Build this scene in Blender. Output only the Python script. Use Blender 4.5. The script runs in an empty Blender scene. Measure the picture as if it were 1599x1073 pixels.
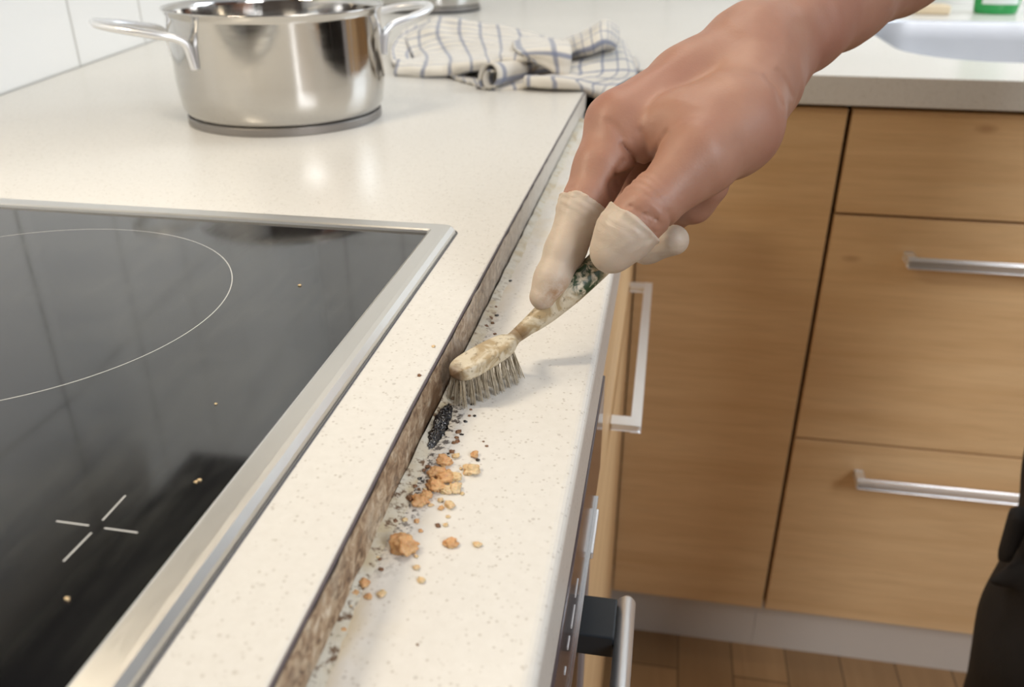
import bpy, bmesh, math, random
import numpy as np
from mathutils import Vector, Matrix, noise
SC = bpy.context.scene
COL = SC.collection

# ------------------------------------------------------------------ camera
F = 1336.31
CAM = Vector((0.080965, -0.30882, 0.15953))
cd = bpy.data.cameras.new('camera'); cam = bpy.data.objects.new('camera', cd); COL.objects.link(cam)
cam.location = CAM; cam.rotation_euler = (1.10376, -0.000903, 0.175206)
cd.sensor_width = 36; cd.lens = F / 1599 * 36; cd.clip_start = 0.01; cd.clip_end = 50
cd.dof.use_dof = True; cd.dof.focus_distance = 0.365; cd.dof.aperture_fstop = 12
SC.camera = cam
M3 = cam.rotation_euler.to_matrix()

# ------------------------------------------------------------------ world, lights, exposure
w = bpy.data.worlds.new('world'); SC.world = w; w.use_nodes = True
bg = w.node_tree.nodes['Background']; bg.inputs[0].default_value = (0.93, 0.95, 1.0, 1); bg.inputs[1].default_value = 0.66
def area(name, loc, target, sx, sy, power, col):
    l = bpy.data.lights.new(name, 'AREA'); l.shape = 'RECTANGLE'; l.size = sx; l.size_y = sy; l.energy = power; l.color = col
    o = bpy.data.objects.new(name, l); COL.objects.link(o); o.location = loc
    o.rotation_euler = (Vector(target) - Vector(loc)).to_track_quat('-Z', 'Y').to_euler()
    return o
area('window_light', (1.5, 1.35, 0.85), (0.1, 0.3, 0), 1.0, 0.9, 20, (0.80, 0.90, 1.0))
area('ceiling_lamp', (-0.15, 0.75, 1.5), (-0.1, 0.3, 0), 0.5, 0.5, 7.5, (1.0, 0.90, 0.74))
area('hood_lamp', (-0.37, -0.06, 0.49), (-0.2, -0.06, 0), 0.05, 0.22, 3.6, (1.0, 0.86, 0.66))
area('right_window_light', (1.5, -1.15, 0.95), (0.4, 0.5, -0.3), 0.8, 0.8, 27, (0.94, 0.96, 1.0))
vs = SC.view_settings; vs.view_transform = 'Standard'; vs.look = 'None'; vs.gamma = 1; vs.use_curve_mapping = False; vs.exposure = -0.06

# ------------------------------------------------------------------ geometry helpers
def U(x, y, axis, val):                       # photograph pixel -> point on a world plane
    d = M3 @ Vector(((x - 799.5) / F, -(y - 536.5) / F, -1))
    t = (val - CAM[axis]) / d[axis]
    return CAM + d * t
def D(x, y, d):                               # photograph pixel at a depth
    return CAM + M3 @ Vector(((x - 799.5) / F * d, -(y - 536.5) / F * d, -d))
def link(name, bm, mat, parent=None, smooth=False):
    me = bpy.data.meshes.new(name)
    bm.normal_update(); bm.to_mesh(me); bm.free()
    if mat: me.materials.append(mat)
    if smooth:
        for p in me.polygons: p.use_smooth = True
    o = bpy.data.objects.new(name, me); COL.objects.link(o)
    if parent: o.parent = parent
    return o
def npmesh(name, V, Fc, mat, parent=None, smooth=True):
    me = bpy.data.meshes.new(name); me.from_pydata([tuple(v) for v in V], [], [tuple(int(i) for i in f) for f in Fc]); me.update()
    me.materials.append(mat)
    if smooth:
        for p in me.polygons: p.use_smooth = True
    o = bpy.data.objects.new(name, me); COL.objects.link(o)
    if parent: o.parent = parent
    return o
def rehome(root):                             # children were modelled in world space: keep them there
    for c in [c for c in bpy.data.objects if c.parent == root]:
        c.matrix_parent_inverse = Matrix.Translation(-root.location)
def empty(name, loc, label, cat, group=None):
    o = bpy.data.objects.new(name, None); COL.objects.link(o); o.location = loc; o.empty_display_size = 0.02
    return tag(o, label, cat, group)
def tag(o, label=None, cat=None, group=None, kind=None):
    if label: o['label'] = label
    if cat: o['category'] = cat
    if group: o['group'] = group
    if kind: o['kind'] = kind
    return o
def box(bm, a, b, bevel=0.0, seg=2):
    r = bmesh.ops.create_cube(bm, size=1)
    vs = r['verts']; a = Vector(a); b = Vector(b)
    for v in vs: v.co = Vector(((a[i] + b[i]) / 2 + v.co[i] * (b[i] - a[i])) for i in range(3))
    if bevel:
        es = list({e for v in vs for e in v.link_edges})
        bmesh.ops.bevel(bm, geom=es, offset=bevel, segments=seg, profile=0.5, affect='EDGES')
def boxo(name, a, b, mat, parent=None, bevel=0.0):
    bm = bmesh.new(); box(bm, a, b, bevel); return link(name, bm, mat, parent, smooth=False)
def obox(bm, c, ax, ay, az, sx, sy, sz, bevel=0):
    r = bmesh.ops.create_cube(bm, size=1); vs = r['verts']
    for v in vs: v.co = Vector(c) + ax * v.co.x * sx + ay * v.co.y * sy + az * v.co.z * sz
    if bevel: bmesh.ops.bevel(bm, geom=list({e for v in vs for e in v.link_edges}), offset=bevel, segments=2, profile=0.5, affect='EDGES')
def prism(bm, pts, z0, z1):
    lo = [bm.verts.new((p[0], p[1], z0)) for p in pts]; hi = [bm.verts.new((p[0], p[1], z1)) for p in pts]
    n = len(pts)
    bm.faces.new(hi); bm.faces.new(lo[::-1])
    for i in range(n): bm.faces.new((lo[i], lo[(i + 1) % n], hi[(i + 1) % n], hi[i]))
def lathe(bm, prof, c, seg=64):
    rings = []
    for r, z in prof:
        if r < 1e-6: rings.append([bm.verts.new((c[0], c[1], c[2] + z))])
        else: rings.append([bm.verts.new((c[0] + r * math.cos(2 * math.pi * i / seg), c[1] + r * math.sin(2 * math.pi * i / seg), c[2] + z)) for i in range(seg)])
    for A, B in zip(rings, rings[1:]):
        for i in range(seg):
            j = (i + 1) % seg
            if len(A) == 1 and len(B) == 1: continue
            if len(A) == 1: bm.faces.new((A[0], B[j], B[i]))
            elif len(B) == 1: bm.faces.new((A[i], A[j], B[0]))
            else: bm.faces.new((A[i], A[j], B[j], B[i]))
def tube(bm, pts, rad, seg=14, sx=1.0, up=(0, 0, 1), cap=True):   # rad: number or list; sx widens sideways
    pts = [Vector(p) for p in pts]; n = len(pts); up = Vector(up)
    rad = [rad] * n if not hasattr(rad, '__len__') else rad
    rings = []
    for i, p in enumerate(pts):
        t = (pts[min(i + 1, n - 1)] - pts[max(i - 1, 0)]).normalized()
        s = t.cross(up); s = s.normalized() if s.length > 1e-5 else t.orthogonal().normalized()
        q = s.cross(t).normalized()
        rings.append([bm.verts.new(p + (s * math.cos(a) * sx + q * math.sin(a)) * rad[i]) for a in [2 * math.pi * k / seg for k in range(seg)]])
    for A, B in zip(rings, rings[1:]):
        for k in range(seg): bm.faces.new((A[k], A[(k + 1) % seg], B[(k + 1) % seg], B[k]))
    if cap: bm.faces.new(rings[0][::-1]); bm.faces.new(rings[-1])
def spline(P, n=8):
    P = [Vector(p) for p in P]; out = []
    for i in range(len(P) - 1):
        a, b, c, d = P[max(i - 1, 0)], P[i], P[i + 1], P[min(i + 2, len(P) - 1)]
        for k in range(n):
            t = k / n
            out.append(0.5 * ((2 * b) + (c - a) * t + (2 * a - 5 * b + 4 * c - d) * t * t + (3 * b - a - 3 * c + d) * t ** 3))
    out.append(P[-1]); return out

# ------------------------------------------------------------------ material helpers
class G:
    def __init__(s, name):
        s.m = bpy.data.materials.new(name); s.m.use_nodes = True; s.t = s.m.node_tree; s.n = s.t.nodes
        s.b = s.n['Principled BSDF']; s.co = s.n.new('ShaderNodeTexCoord').outputs['Object']
    def new(s, typ, **kw):
        n = s.n.new(typ)
        for k, v in kw.items(): setattr(n, k, v)
        return n
    def set(s, sock, v):
        if isinstance(v, bpy.types.NodeSocket): s.t.links.new(v, sock)
        elif isinstance(v, (tuple, list)) and len(v) == 3 and sock.type == 'RGBA': sock.default_value = (*v, 1)
        else: sock.default_value = v
    def p(s, **kw):
        for k, v in kw.items(): s.set(s.b.inputs[k.replace('_', ' ')], v)
        return s
    def mapv(s, scale, loc=(0, 0, 0), rot=(0, 0, 0), src=None):
        n = s.new('ShaderNodeMapping'); s.set(n.inputs['Vector'], src or s.co)
        n.inputs['Scale'].default_value = scale; n.inputs['Location'].default_value = loc; n.inputs['Rotation'].default_value = rot
        return n.outputs[0]
    def noise(s, scale, detail=3, rough=0.5, vec=None, dist=0.0):
        n = s.new('ShaderNodeTexNoise'); s.set(n.inputs['Vector'], vec or s.co)
        n.inputs['Scale'].default_value = scale; n.inputs['Detail'].default_value = detail; n.inputs['Roughness'].default_value = rough; n.inputs['Distortion'].default_value = dist
        return n.outputs[0]
    def vor(s, scale, vec=None, out='Distance', rnd=1.0):
        n = s.new('ShaderNodeTexVoronoi'); s.set(n.inputs['Vector'], vec or s.co); n.inputs['Scale'].default_value = scale; n.inputs['Randomness'].default_value = rnd
        return n.outputs[out]
    def ramp(s, v, stops, interp='LINEAR'):
        n = s.new('ShaderNodeValToRGB'); n.color_ramp.interpolation = interp; s.set(n.inputs[0], v)
        e = n.color_ramp.elements
        while len(e) < len(stops): e.new(0.5)
        for k, (pos, c) in enumerate(stops):
            e[k].position = pos; e[k].color = (*c, 1) if hasattr(c, '__len__') else (c, c, c, 1)
        return n.outputs[0]
    def mix(s, f, a, b, mode='MIX'):
        n = s.new('ShaderNodeMix', data_type='RGBA', blend_type=mode)
        s.set(n.inputs[0], f); s.set(n.inputs[6], a); s.set(n.inputs[7], b); return n.outputs[2]
    def math(s, op, a, b=0.0, c=None, clamp=False):
        n = s.new('ShaderNodeMath', operation=op, use_clamp=clamp); s.set(n.inputs[0], a); s.set(n.inputs[1], b)
        if c is not None: s.set(n.inputs[2], c)
        return n.outputs[0]
    def sep(s, src=None):
        n = s.new('ShaderNodeSeparateXYZ'); s.set(n.inputs[0], src or s.co); return n.outputs
    def rng(s, v, a, b, c=0.0, d=1.0):
        n = s.new('ShaderNodeMapRange'); s.set(n.inputs[0], v)
        for k, x in zip((1, 2, 3, 4), (a, b, c, d)): n.inputs[k].default_value = x
        return n.outputs[0]
    def bump(s, h, strength=0.3, dist=0.001):
        n = s.new('ShaderNodeBump'); s.set(n.inputs['Height'], h); n.inputs['Strength'].default_value = strength; n.inputs['Distance'].default_value = dist
        s.t.links.new(n.outputs[0], s.b.inputs['Normal']); return s
def plain(name, col, rough=0.5, metal=0.0, **kw):
    g = G(name); g.p(Base_Color=col, Roughness=rough, Metallic=metal, **kw); return g.m

def m_stone(name, dirt=False):
    g = G(name); big = g.noise(6, 2)
    base = g.mix(big, (0.66, 0.635, 0.58), (0.73, 0.705, 0.65))
    mott = g.ramp(g.noise(260, 4, 0.65), [(0.35, 0.0), (0.7, 1.0)])
    base = g.mix(g.math('MULTIPLY', mott, 0.35), base, (0.80, 0.78, 0.73))
    n1 = g.noise(210, 2); sp = g.ramp(g.vor(480), [(0.14, 1.0), (0.32, 0.0)])
    keep = g.ramp(n1, [(0.46, 0.0), (0.58, 1.0)])
    base = g.mix(g.math('MULTIPLY', g.math('MULTIPLY', sp, keep), 0.50), base, (0.36, 0.31, 0.25))
    sp2 = g.ramp(g.vor(170), [(0.08, 1.0), (0.16, 0.0)]); k2 = g.ramp(g.noise(90, 1), [(0.52, 0.0), (0.6, 1.0)])
    base = g.mix(g.math('MULTIPLY', g.math('MULTIPLY', sp2, k2), 0.5), base, (0.36, 0.32, 0.28))
    rough = 0.27
    if dirt:                                    # grime that has collected along the joint (x = 0)
        x, y, z = g.sep()
        yy = g.mapv((1, 0.35, 1)); wob = g.noise(60, 4, 0.6, vec=yy)
        edge = g.math('ADD', x, g.math('MULTIPLY', g.math('SUBTRACT', wob, 0.5), 0.022))
        near = g.rng(y, 0.10, -0.02)            # more dirt towards the cooker
        nearf = g.math('ADD', g.math('MULTIPLY', near, 0.7), 0.3, clamp=True)
        band = g.rng(edge, 0.010, 0.003)
        yel = g.math('MULTIPLY', band, nearf, clamp=True)
        base = g.mix(g.math('MULTIPLY', yel, 0.6), base, (0.50, 0.38, 0.20))
        film = g.math('MULTIPLY', g.rng(edge, 0.022, 0.010), g.ramp(g.noise(35, 3), [(0.5, 0), (0.68, 1)]))
        base = g.mix(g.math('MULTIPLY', film, 0.40), base, (0.66, 0.53, 0.30))
        bl = g.ramp(g.noise(330, 3, 0.7), [(0.50, 0.0), (0.57, 1.0)])
        bl = g.math('MULTIPLY', bl, g.rng(edge, 0.0125, 0.009))
        bl = g.math('MULTIPLY', bl, g.math('MULTIPLY', g.rng(y, 0.075, 0.02), g.rng(y, -0.13, -0.09)))
        base = g.mix(g.math('MULTIPLY', bl, 0.9), base, (0.05, 0.035, 0.03))
    g.p(Base_Color=base, Roughness=rough); g.b.inputs['Specular IOR Level'].default_value = 0.45
    g.bump(g.noise(500, 2), 0.04, 0.0005); return g.m
def m_dirty_edge():
    g = G('grimy_edge'); x, y, z = g.sep()
    v = g.mapv((1, 0.8, 1.0)); n = g.noise(210, 5, 0.70, vec=v, dist=0.9); n2 = g.noise(60, 4, 0.6, vec=v); n3 = g.noise(120, 4, 0.65, vec=v, dist=1.2)
    clean = g.mix(n, (0.60, 0.55, 0.47), (0.80, 0.76, 0.69))
    dirty = g.ramp(n, [(0.34, (0.10, 0.06, 0.035)), (0.45, (0.31, 0.20, 0.12)), (0.55, (0.47, 0.35, 0.23)), (0.66, (0.66, 0.56, 0.43))])
    dirty = g.mix(g.math('MULTIPLY', g.ramp(n3, [(0.54, 0.0), (0.66, 1.0)]), 0.8), dirty, (0.13, 0.075, 0.04))
    dirty = g.mix(g.math('MULTIPLY', g.ramp(n2, [(0.52, 0.0), (0.7, 1.0)]), 0.5), dirty, (0.60, 0.52, 0.40))
    amt = g.rng(y, 0.24, 0.0, 0.08, 1.0)
    amt = g.math('MULTIPLY', amt, g.rng(n3, 0.35, 0.55, 0.45, 1.0), clamp=True)
    amt = g.math('MAXIMUM', amt, g.rng(y, 0.03, -0.02))
    col = g.mix(amt, clean, dirty)
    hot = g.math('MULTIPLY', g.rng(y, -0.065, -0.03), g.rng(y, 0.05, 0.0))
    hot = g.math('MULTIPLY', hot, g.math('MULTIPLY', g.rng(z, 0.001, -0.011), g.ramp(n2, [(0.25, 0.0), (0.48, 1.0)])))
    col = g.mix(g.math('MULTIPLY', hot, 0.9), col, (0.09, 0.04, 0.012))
    g.p(Base_Color=col, Roughness=0.5); g.bump(n, 0.7, 0.0012); return g.m
def m_wood(name, axis='X', tint=1.0, a=(0.74, 0.51, 0.275), b=(0.63, 0.405, 0.20)):
    g = G(name)
    sc = {'X': (1.6, 26, 26), 'Y': (26, 1.6, 26), 'Z': (26, 26, 1.6)}[axis]
    v = g.mapv(sc); n = g.noise(1.6, 5, 0.62, vec=v, dist=0.6)
    fine = g.noise(9, 4, 0.6, vec=g.mapv(tuple(s * 1.0 for s in sc)))
    col = g.ramp(n, [(0.25, tuple(c * tint for c in b)), (0.62, tuple(c * tint for c in a))])
    col = g.mix(g.math('MULTIPLY', g.ramp(fine, [(0.45, 0), (0.75, 1)]), 0.3), col, tuple(c * 0.75 * tint for c in b))
    kn = g.ramp(g.vor(5.5, vec=g.mapv((1, 1, 2.6))), [(0.03, 1.0), (0.085, 0.0)])
    col = g.mix(g.math('MULTIPLY', kn, 0.45), col, (0.32, 0.12, 0.05))
    g.p(Base_Color=col, Roughness=0.42); g.bump(n, 0.05, 0.001); return g.m
def m_steel(name, col=(0.62, 0.60, 0.57), rough=0.25, aniso=0.0, scale=(1, 1, 1)):
    g = G(name); n = g.noise(40, 3, vec=g.mapv(scale)); sm = g.noise(9, 4, 0.6)
    r = g.math('ADD', g.math('MULTIPLY', n, 0.12), g.math('MULTIPLY', sm, 0.10))
    r = g.math('ADD', r, rough - 0.11)
    g.p(Base_Color=g.mix(sm, col, tuple(min(1, c * 1.12) for c in col)), Metallic=1.0, Roughness=r)
    if aniso: g.b.inputs['Anisotropic'].default_value = aniso
    return g.m
def m_glass_black():
    g = G('black_ceramic_glass'); sm = g.noise(7, 4, 0.6, dist=1.0); sc = g.noise(30, 4, 0.7, vec=g.mapv((4, 0.6, 1), rot=(0, 0, 0.4)))
    haze = g.math('MULTIPLY', g.ramp(sm, [(0.38, 0.0), (0.72, 1.0)]), g.ramp(sc, [(0.35, 0.2), (0.7, 1.0)]))
    ring = g.ramp(g.vor(28, vec=g.mapv((1, 1, 1))), [(0.02, 1.0), (0.035, 0.0)])
    g.p(Base_Color=g.mix(g.math('MULTIPLY', haze, 0.20), (0.006, 0.006, 0.007), (0.20, 0.20, 0.165)), Roughness=g.math('ADD', g.math('MULTIPLY', haze, 0.13), 0.045))
    g.b.inputs['IOR'].default_value = 1.88
    return g.m
def m_tile(name, axis):
    g = G(name); x, y, z = g.sep()
    u = {'X': x, 'Y': y}[axis]
    def line(c, size, off, wd):
        f = g.math('FRACT', g.math('DIVIDE', g.math('ADD', c, off), size))
        d = g.math('ABSOLUTE', g.math('SUBTRACT', f, 0.5)); return g.ramp(g.math('MULTIPLY', g.math('SUBTRACT', 0.5, d), size), [(wd * 0.6, 1.0), (wd, 0.0)])
    return g, u, z, line
def m_wall(name, axis, su, sz, ou, oz):
    g, u, z, line = m_tile(name, axis)
    l = g.math('MAXIMUM', line(u, su, ou, 0.0016), line(z, sz, oz, 0.0016))
    g.p(Base_Color=g.mix(l, (0.86, 0.855, 0.83), (0.42, 0.41, 0.37)), Roughness=g.math('ADD', g.math('MULTIPLY', l, 0.5), 0.22))
    g.bump(g.math('SUBTRACT', 1.0, l), 0.3, 0.001); return g.m
def m_floor():
    g = G('floor_boards'); n = g.noise(3, 5, 0.6, vec=g.mapv((14, 1.2, 1)), dist=0.5)
    b = g.new('ShaderNodeTexBrick'); g.set(b.inputs['Vector'], g.mapv((1, 1, 1), rot=(0, 0, math.pi / 2)))
    b.inputs['Scale'].default_value = 1; b.inputs['Brick Width'].default_value = 0.7; b.inputs['Row Height'].default_value = 0.085; b.inputs['Mortar Size'].default_value = 0.0012
    b.inputs['Color1'].default_value = (0.9, 0.9, 0.9, 1); b.inputs['Color2'].default_value = (0.62, 0.62, 0.62, 1); b.inputs['Mortar'].default_value = (0.25, 0.25, 0.25, 1)
    col = g.mix(n, (0.36, 0.20, 0.085), (0.56, 0.34, 0.16)); col = g.mix(1.0, col, b.outputs['Color'], 'MULTIPLY')
    g.p(Base_Color=col, Roughness=0.4); return g.m

STONE = m_stone('white_composite'); STONE_D = m_stone('white_composite_grimy', True); EDGE = m_dirty_edge()
WOODX = m_wood('beech_front', 'X', 1.08); WOODY = m_wood('beech_front_side_run', 'Y', 1.12)
STEEL = m_steel('brushed_steel', rough=0.30); STEELP = m_steel('pot_steel', (0.53, 0.515, 0.49), 0.085, 0.0, (1, 1, 8)); FRAME = m_steel('cooktop_frame_steel', (0.70, 0.69, 0.66), 0.36, 0, (60, 3, 1))
CHROME = m_steel('satin_handle', (0.80, 0.81, 0.82), 0.32); CHROME.node_tree.nodes['Principled BSDF'].inputs['Metallic'].default_value = 0.75; GLASSB = m_glass_black()
DARK = plain('dark_gap', (0.012, 0.010, 0.009), 0.8); PLINTH = plain('plinth_laminate', (0.66, 0.61, 0.55), 0.45)
MARK = plain('printed_zone_line', (0.50, 0.50, 0.48), 0.5); BLACKP = plain('black_plastic', (0.018, 0.023, 0.028), 0.42)
GAPW = plain('cabinet_carcass', (0.20, 0.12, 0.06), 0.7)

# ------------------------------------------------------------------ the room
FL = -0.91
tag(boxo('floor', (-1.2, -2.2, FL - 0.05), (2.6, 1.75, FL), m_floor()), kind='structure')
# left wall runs at a slight angle behind the counter
wa, wb = Vector((-0.557, 0.442)), Vector((-0.626, 0.843)); wd = (wb - wa).normalized(); wn = Vector((-wd.y, wd.x))
if wn.x > 0: wn = -wn
def wpt(y): t = (y - wa.y) / wd.y; return wa + wd * t
bm = bmesh.new(); q0, q1 = wpt(0.44), wpt(1.75)
prism(bm, [(-0.80, -2.2, 0), (-0.562, -2.2, 0), (q0.x, q0.y, 0), (q1.x, q1.y, 0), (-0.98, 1.75, 0)], FL, 1.9)
tag(link('wall_left', bm, m_wall('wall_tiles_left', 'Y', 0.191, 0.34, -0.6126 % 0.191, 0.001), None), kind='structure')
tag(boxo('wall_front', (-0.80, -2.32, FL), (2.6, -2.2, 1.9), plain('wall_paint_front', (0.17, 0.14, 0.12), 0.8)), kind='structure')
tag(boxo('wall_right', (2.6, -2.32, FL), (2.72, 1.75, 1.9), plain('wall_paint_right', (0.72, 0.74, 0.78), 0.8)), kind='structure')
tag(boxo('wall_back', (-0.95, 1.62, FL), (2.6, 1.75, 1.9), m_wall('wall_tiles_back', 'X', 0.15, 0.30, 0.085, 0.02)), kind='structure')

# ------------------------------------------------------------------ worktops
T = 0.0318; S = 0.0184; YS = 0.707; W = 0.0599
edge_px = [(418, 1077), (422, 1069), (494, 929), (569, 780), (640, 638), (698.6, 530.5), (740, 454), (779.5, 380), (850, 254), (913.5, 141)]
edge = [U(x, y, 2, 0) for x, y in edge_px]
edge = [Vector((min(max(e.x, -0.0016), 0.0016), e.y, 0)) for e in edge]
e0 = edge[0] + (edge[0] - edge[2]).normalized() * 0.75
wt = empty('worktop', (-0.3, 0.3, 0), 'raised speckled off-white worktop slab carrying the black cooktop and the steel pot', 'worktop')
poly = [Vector((e0.x * 0, -0.95, 0))] + edge[1:] + [Vector((-0.11, 0.556, 0)), Vector((-0.11, YS, 0)), Vector((1.25, YS, 0)), Vector((1.25, 1.62, 0)), Vector((-0.755, 1.62, 0)), Vector((q0.x + 0.001, q0.y, 0)), Vector((-0.560, -0.95, 0))]
poly[-3] = Vector((wpt(1.618).x + 0.001, 1.618, 0)); poly[-4].y = 1.618
bm = bmesh.new()
def rrect(x0, y0, x1, y1, r, n=8):
    out = []
    for cx, cy, a0 in ((x1 - r, y0 + r, -90), (x1 - r, y1 - r, 0), (x0 + r, y1 - r, 90), (x0 + r, y0 + r, 180)):
        for k in range(n + 1):
            a = math.radians(a0 + 90 * k / n); out.append(Vector((cx + r * math.cos(a), cy + r * math.sin(a), 0)))
    return out
SX0, SY0, SX1, SY1, SR = 0.372, 0.838, 0.82, 1.30, 0.11
hole = rrect(SX0, SY0, SX1, SY1, SR)
# worktop outline with the sink opening, filled and extruded
lo_, hi_ = [], []
for pl in (poly, hole):
    vv = [bm.verts.new((p.x, p.y, 0)) for p in pl]
    for k in range(len(vv)): bm.edges.new((vv[k], vv[(k + 1) % len(vv)]))
bmesh.ops.triangle_fill(bm, use_beauty=True, use_dissolve=False, edges=bm.edges[:])
for f in bm.faces:
    f.normal_update()
    if f.normal.z < 0: f.normal_flip()
ex = bmesh.ops.extrude_face_region(bm, geom=bm.faces[:], use_keep_orig=True)
for v in [g_ for g_ in ex['geom'] if isinstance(g_, bmesh.types.BMVert)]: v.co.z = -T
bmesh.ops.recalc_face_normals(bm, faces=bm.faces)
slab = link('slab', bm, STONE, wt)
bv = slab.modifiers.new('edge', 'BEVEL'); bv.width = 0.0011; bv.segments = 2; bv.limit_method = 'ANGLE'; bv.angle_limit = math.radians(40)
# grimy laminate strip on the exposed front edge of the slab
bm = bmesh.new(); prev = None
pts = [Vector((0.0, -0.95, 0))] + edge[1:]
fine = []
for a, b in zip(pts, pts[1:]):
    n = max(1, int((b - a).length / 0.004))
    fine += [a.lerp(b, k / n) for k in range(n)]
fine.append(pts[-1])
rows = []
for k, p in enumerate(fine):
    cols = []
    for j in range(7):
        z = -0.0006 - (S - 0.0006) * j / 6
        bul = 0.0007 * noise.noise(Vector((p.y * 90, j * 0.8, 3))) + 0.0005
        cols.append(bm.verts.new((p.x + 0.0006 + max(0, bul), p.y, z)))
    rows.append(cols)
for a, b in zip(rows, rows[1:]):
    for j in range(6): bm.faces.new((a[j], a[j + 1], b[j + 1], b[j]))
es = link('edge_strip', bm, EDGE, wt, True); tag(es, 'brown grimy front edge of the raised slab')
bm = bmesh.new(); tube(bm, [p + Vector((0.0003, 0, -0.0003)) for p in fine[::4] + [fine[-1]]], 0.0005, 6)
link('edge_seam', bm, plain('seam_dark', (0.11, 0.09, 0.10), 0.6), wt)
rehome(wt)

lt = empty('worktop', (0.03, 0.0, -S), 'narrow lower worktop ledge in front of the raised slab, grimy along the joint', 'worktop')
bm = bmesh.new(); box(bm, (0.0002, -0.95, -0.0595), (W, 0.525, -S), 0)
es_ = [e for e in bm.edges if all(abs(v.co.x - W) < 1e-5 for v in e.verts) and abs(e.verts[0].co.z - e.verts[1].co.z) < 1e-5]
bmesh.ops.bevel(bm, geom=es_, offset=0.004, segments=5, profile=0.5, affect='EDGES')
link('ledge', bm, STONE_D, lt)
# white sealant bead in the joint
bm = bmesh.new(); rows = []
y = -0.94
while y < 0.52:
    wv = 0.0052 + 0.0022 * noise.noise(Vector((y * 55, 1.3, 0))) + 0.0008 * noise.noise(Vector((y * 300, 4, 0))); hv = 0.0019 + 0.0008 * noise.noise(Vector((y * 70, 7, 0)))
    rows.append([bm.verts.new((0.0008 + wv * t, y, -S + hv * (1 - t) ** 1.6 + 0.0003 * math.sin(t * 3.14) + (0 if t < 1 else -0.0002))) for t in (0, .15, .35, .6, .85, 1)]); y += 0.0025
for A, B in zip(rows, rows[1:]):
    for k in range(5): bm.faces.new((A[k], A[k + 1], B[k + 1], B[k]))
g = G('old_sealant'); x, y_, z = g.sep()
dn = g.math('MULTIPLY', g.ramp(g.noise(240, 4, 0.7), [(0.52, 0.0), (0.62, 1.0)]), g.rng(y_, 0.14, -0.01, 0.15, 1.0))
g.p(Base_Color=g.mix(dn, g.mix(g.ramp(g.noise(90, 3), [(0.4, 0), (0.65, 1)]), (0.60, 0.57, 0.48), (0.50, 0.42, 0.28)), (0.14, 0.08, 0.04)), Roughness=0.2)
sb = link('sealant_bead', bm, g.m, lt, True)
rehome(lt)

# ------------------------------------------------------------------ cooktop
CXO, CXI, CYO, CYI = -0.02848, -0.04225, 0.1361, 0.1239
ck = empty('cooktop', (-0.3, -0.12, 0), 'black glass induction cooktop in a brushed steel frame, set in the worktop', 'cooktop')
x0, y0 = -0.545, -0.40
def ring_mesh(bm, outer, inner, levels):
    pass
bm = bmesh.new()
prof = [(0.0, 0.0004), (0.0006, 0.0022), (0.0026, 0.0040), (0.0048, 0.0042), (0.0118, 0.0042), (0.0130, 0.0036), (0.0134, 0.0010)]
loops = []
for off, z in prof:
    r = max(0.0012, 0.006 - off)
    k = rrect(x0 + off, y0 + off, CXO - off, CYO - off, r, 5)
    loops.append([bm.verts.new((p.x, p.y, z)) for p in k])
for A, B in zip(loops, loops[1:]):
    n = len(A)
    for i in range(n): bm.faces.new((A[i], A[(i + 1) % n], B[(i + 1) % n], B[i]))
link('frame', bm, FRAME, ck, False)
boxo('glass_plate', (x0 + 0.0130, y0 + 0.013, 0.0003), (CXO - 0.0130, CYO - 0.0130, 0.0022), GLASSB, ck, 0.0003)
def flat_ring(bm, c, r, wdt, z, n=160):
    a = [bm.verts.new((c[0] + (r - wdt / 2) * math.cos(2 * math.pi * k / n), c[1] + (r - wdt / 2) * math.sin(2 * math.pi * k / n), z)) for k in range(n)]
    b = [bm.verts.new((c[0] + (r + wdt / 2) * math.cos(2 * math.pi * k / n), c[1] + (r + wdt / 2) * math.sin(2 * math.pi * k / n), z)) for k in range(n)]
    for k in range(n): bm.faces.new((a[k], b[k], b[(k + 1) % n], a[(k + 1) % n]))
bm = bmesh.new(); flat_ring(bm, (-0.2061, -0.0003), 0.0985, 0.0005, 0.00225); link('zone_ring', bm, MARK, ck)
def seg_line(bm, a, b, wdt, z):
    a = Vector((a.x, a.y, z)); b = Vector((b.x, b.y, z)); s = (b - a).normalized().cross(Vector((0, 0, 1))) * wdt / 2
    bm.faces.new([bm.verts.new(v) for v in (a - s, a + s, b + s, b - s)])
bm = bmesh.new()
for a, b in (((88, 814), (139, 821)), ((163, 825), (215, 832)), ((196, 774), (160, 813)), ((143, 832), (99, 877))):
    seg_line(bm, U(*a, 2, 0.0022), U(*b, 2, 0.0022), 0.0006, 0.00225)
link('zone_cross', bm, MARK, ck)
bm = bmesh.new(); n = 0
so = rrect(x0 - 0.0006, y0 - 0.0006, CXO + 0.0007, CYO + 0.0006, 0.0065, 5)
tube(bm, [Vector((p.x, p.y, 0.0001)) for p in so + so[:2]], 0.0004, 6, cap=False); link('edge_seal', bm, plain('seal_grey', (0.10, 0.10, 0.11), 0.5), ck)
rehome(ck)

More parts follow.
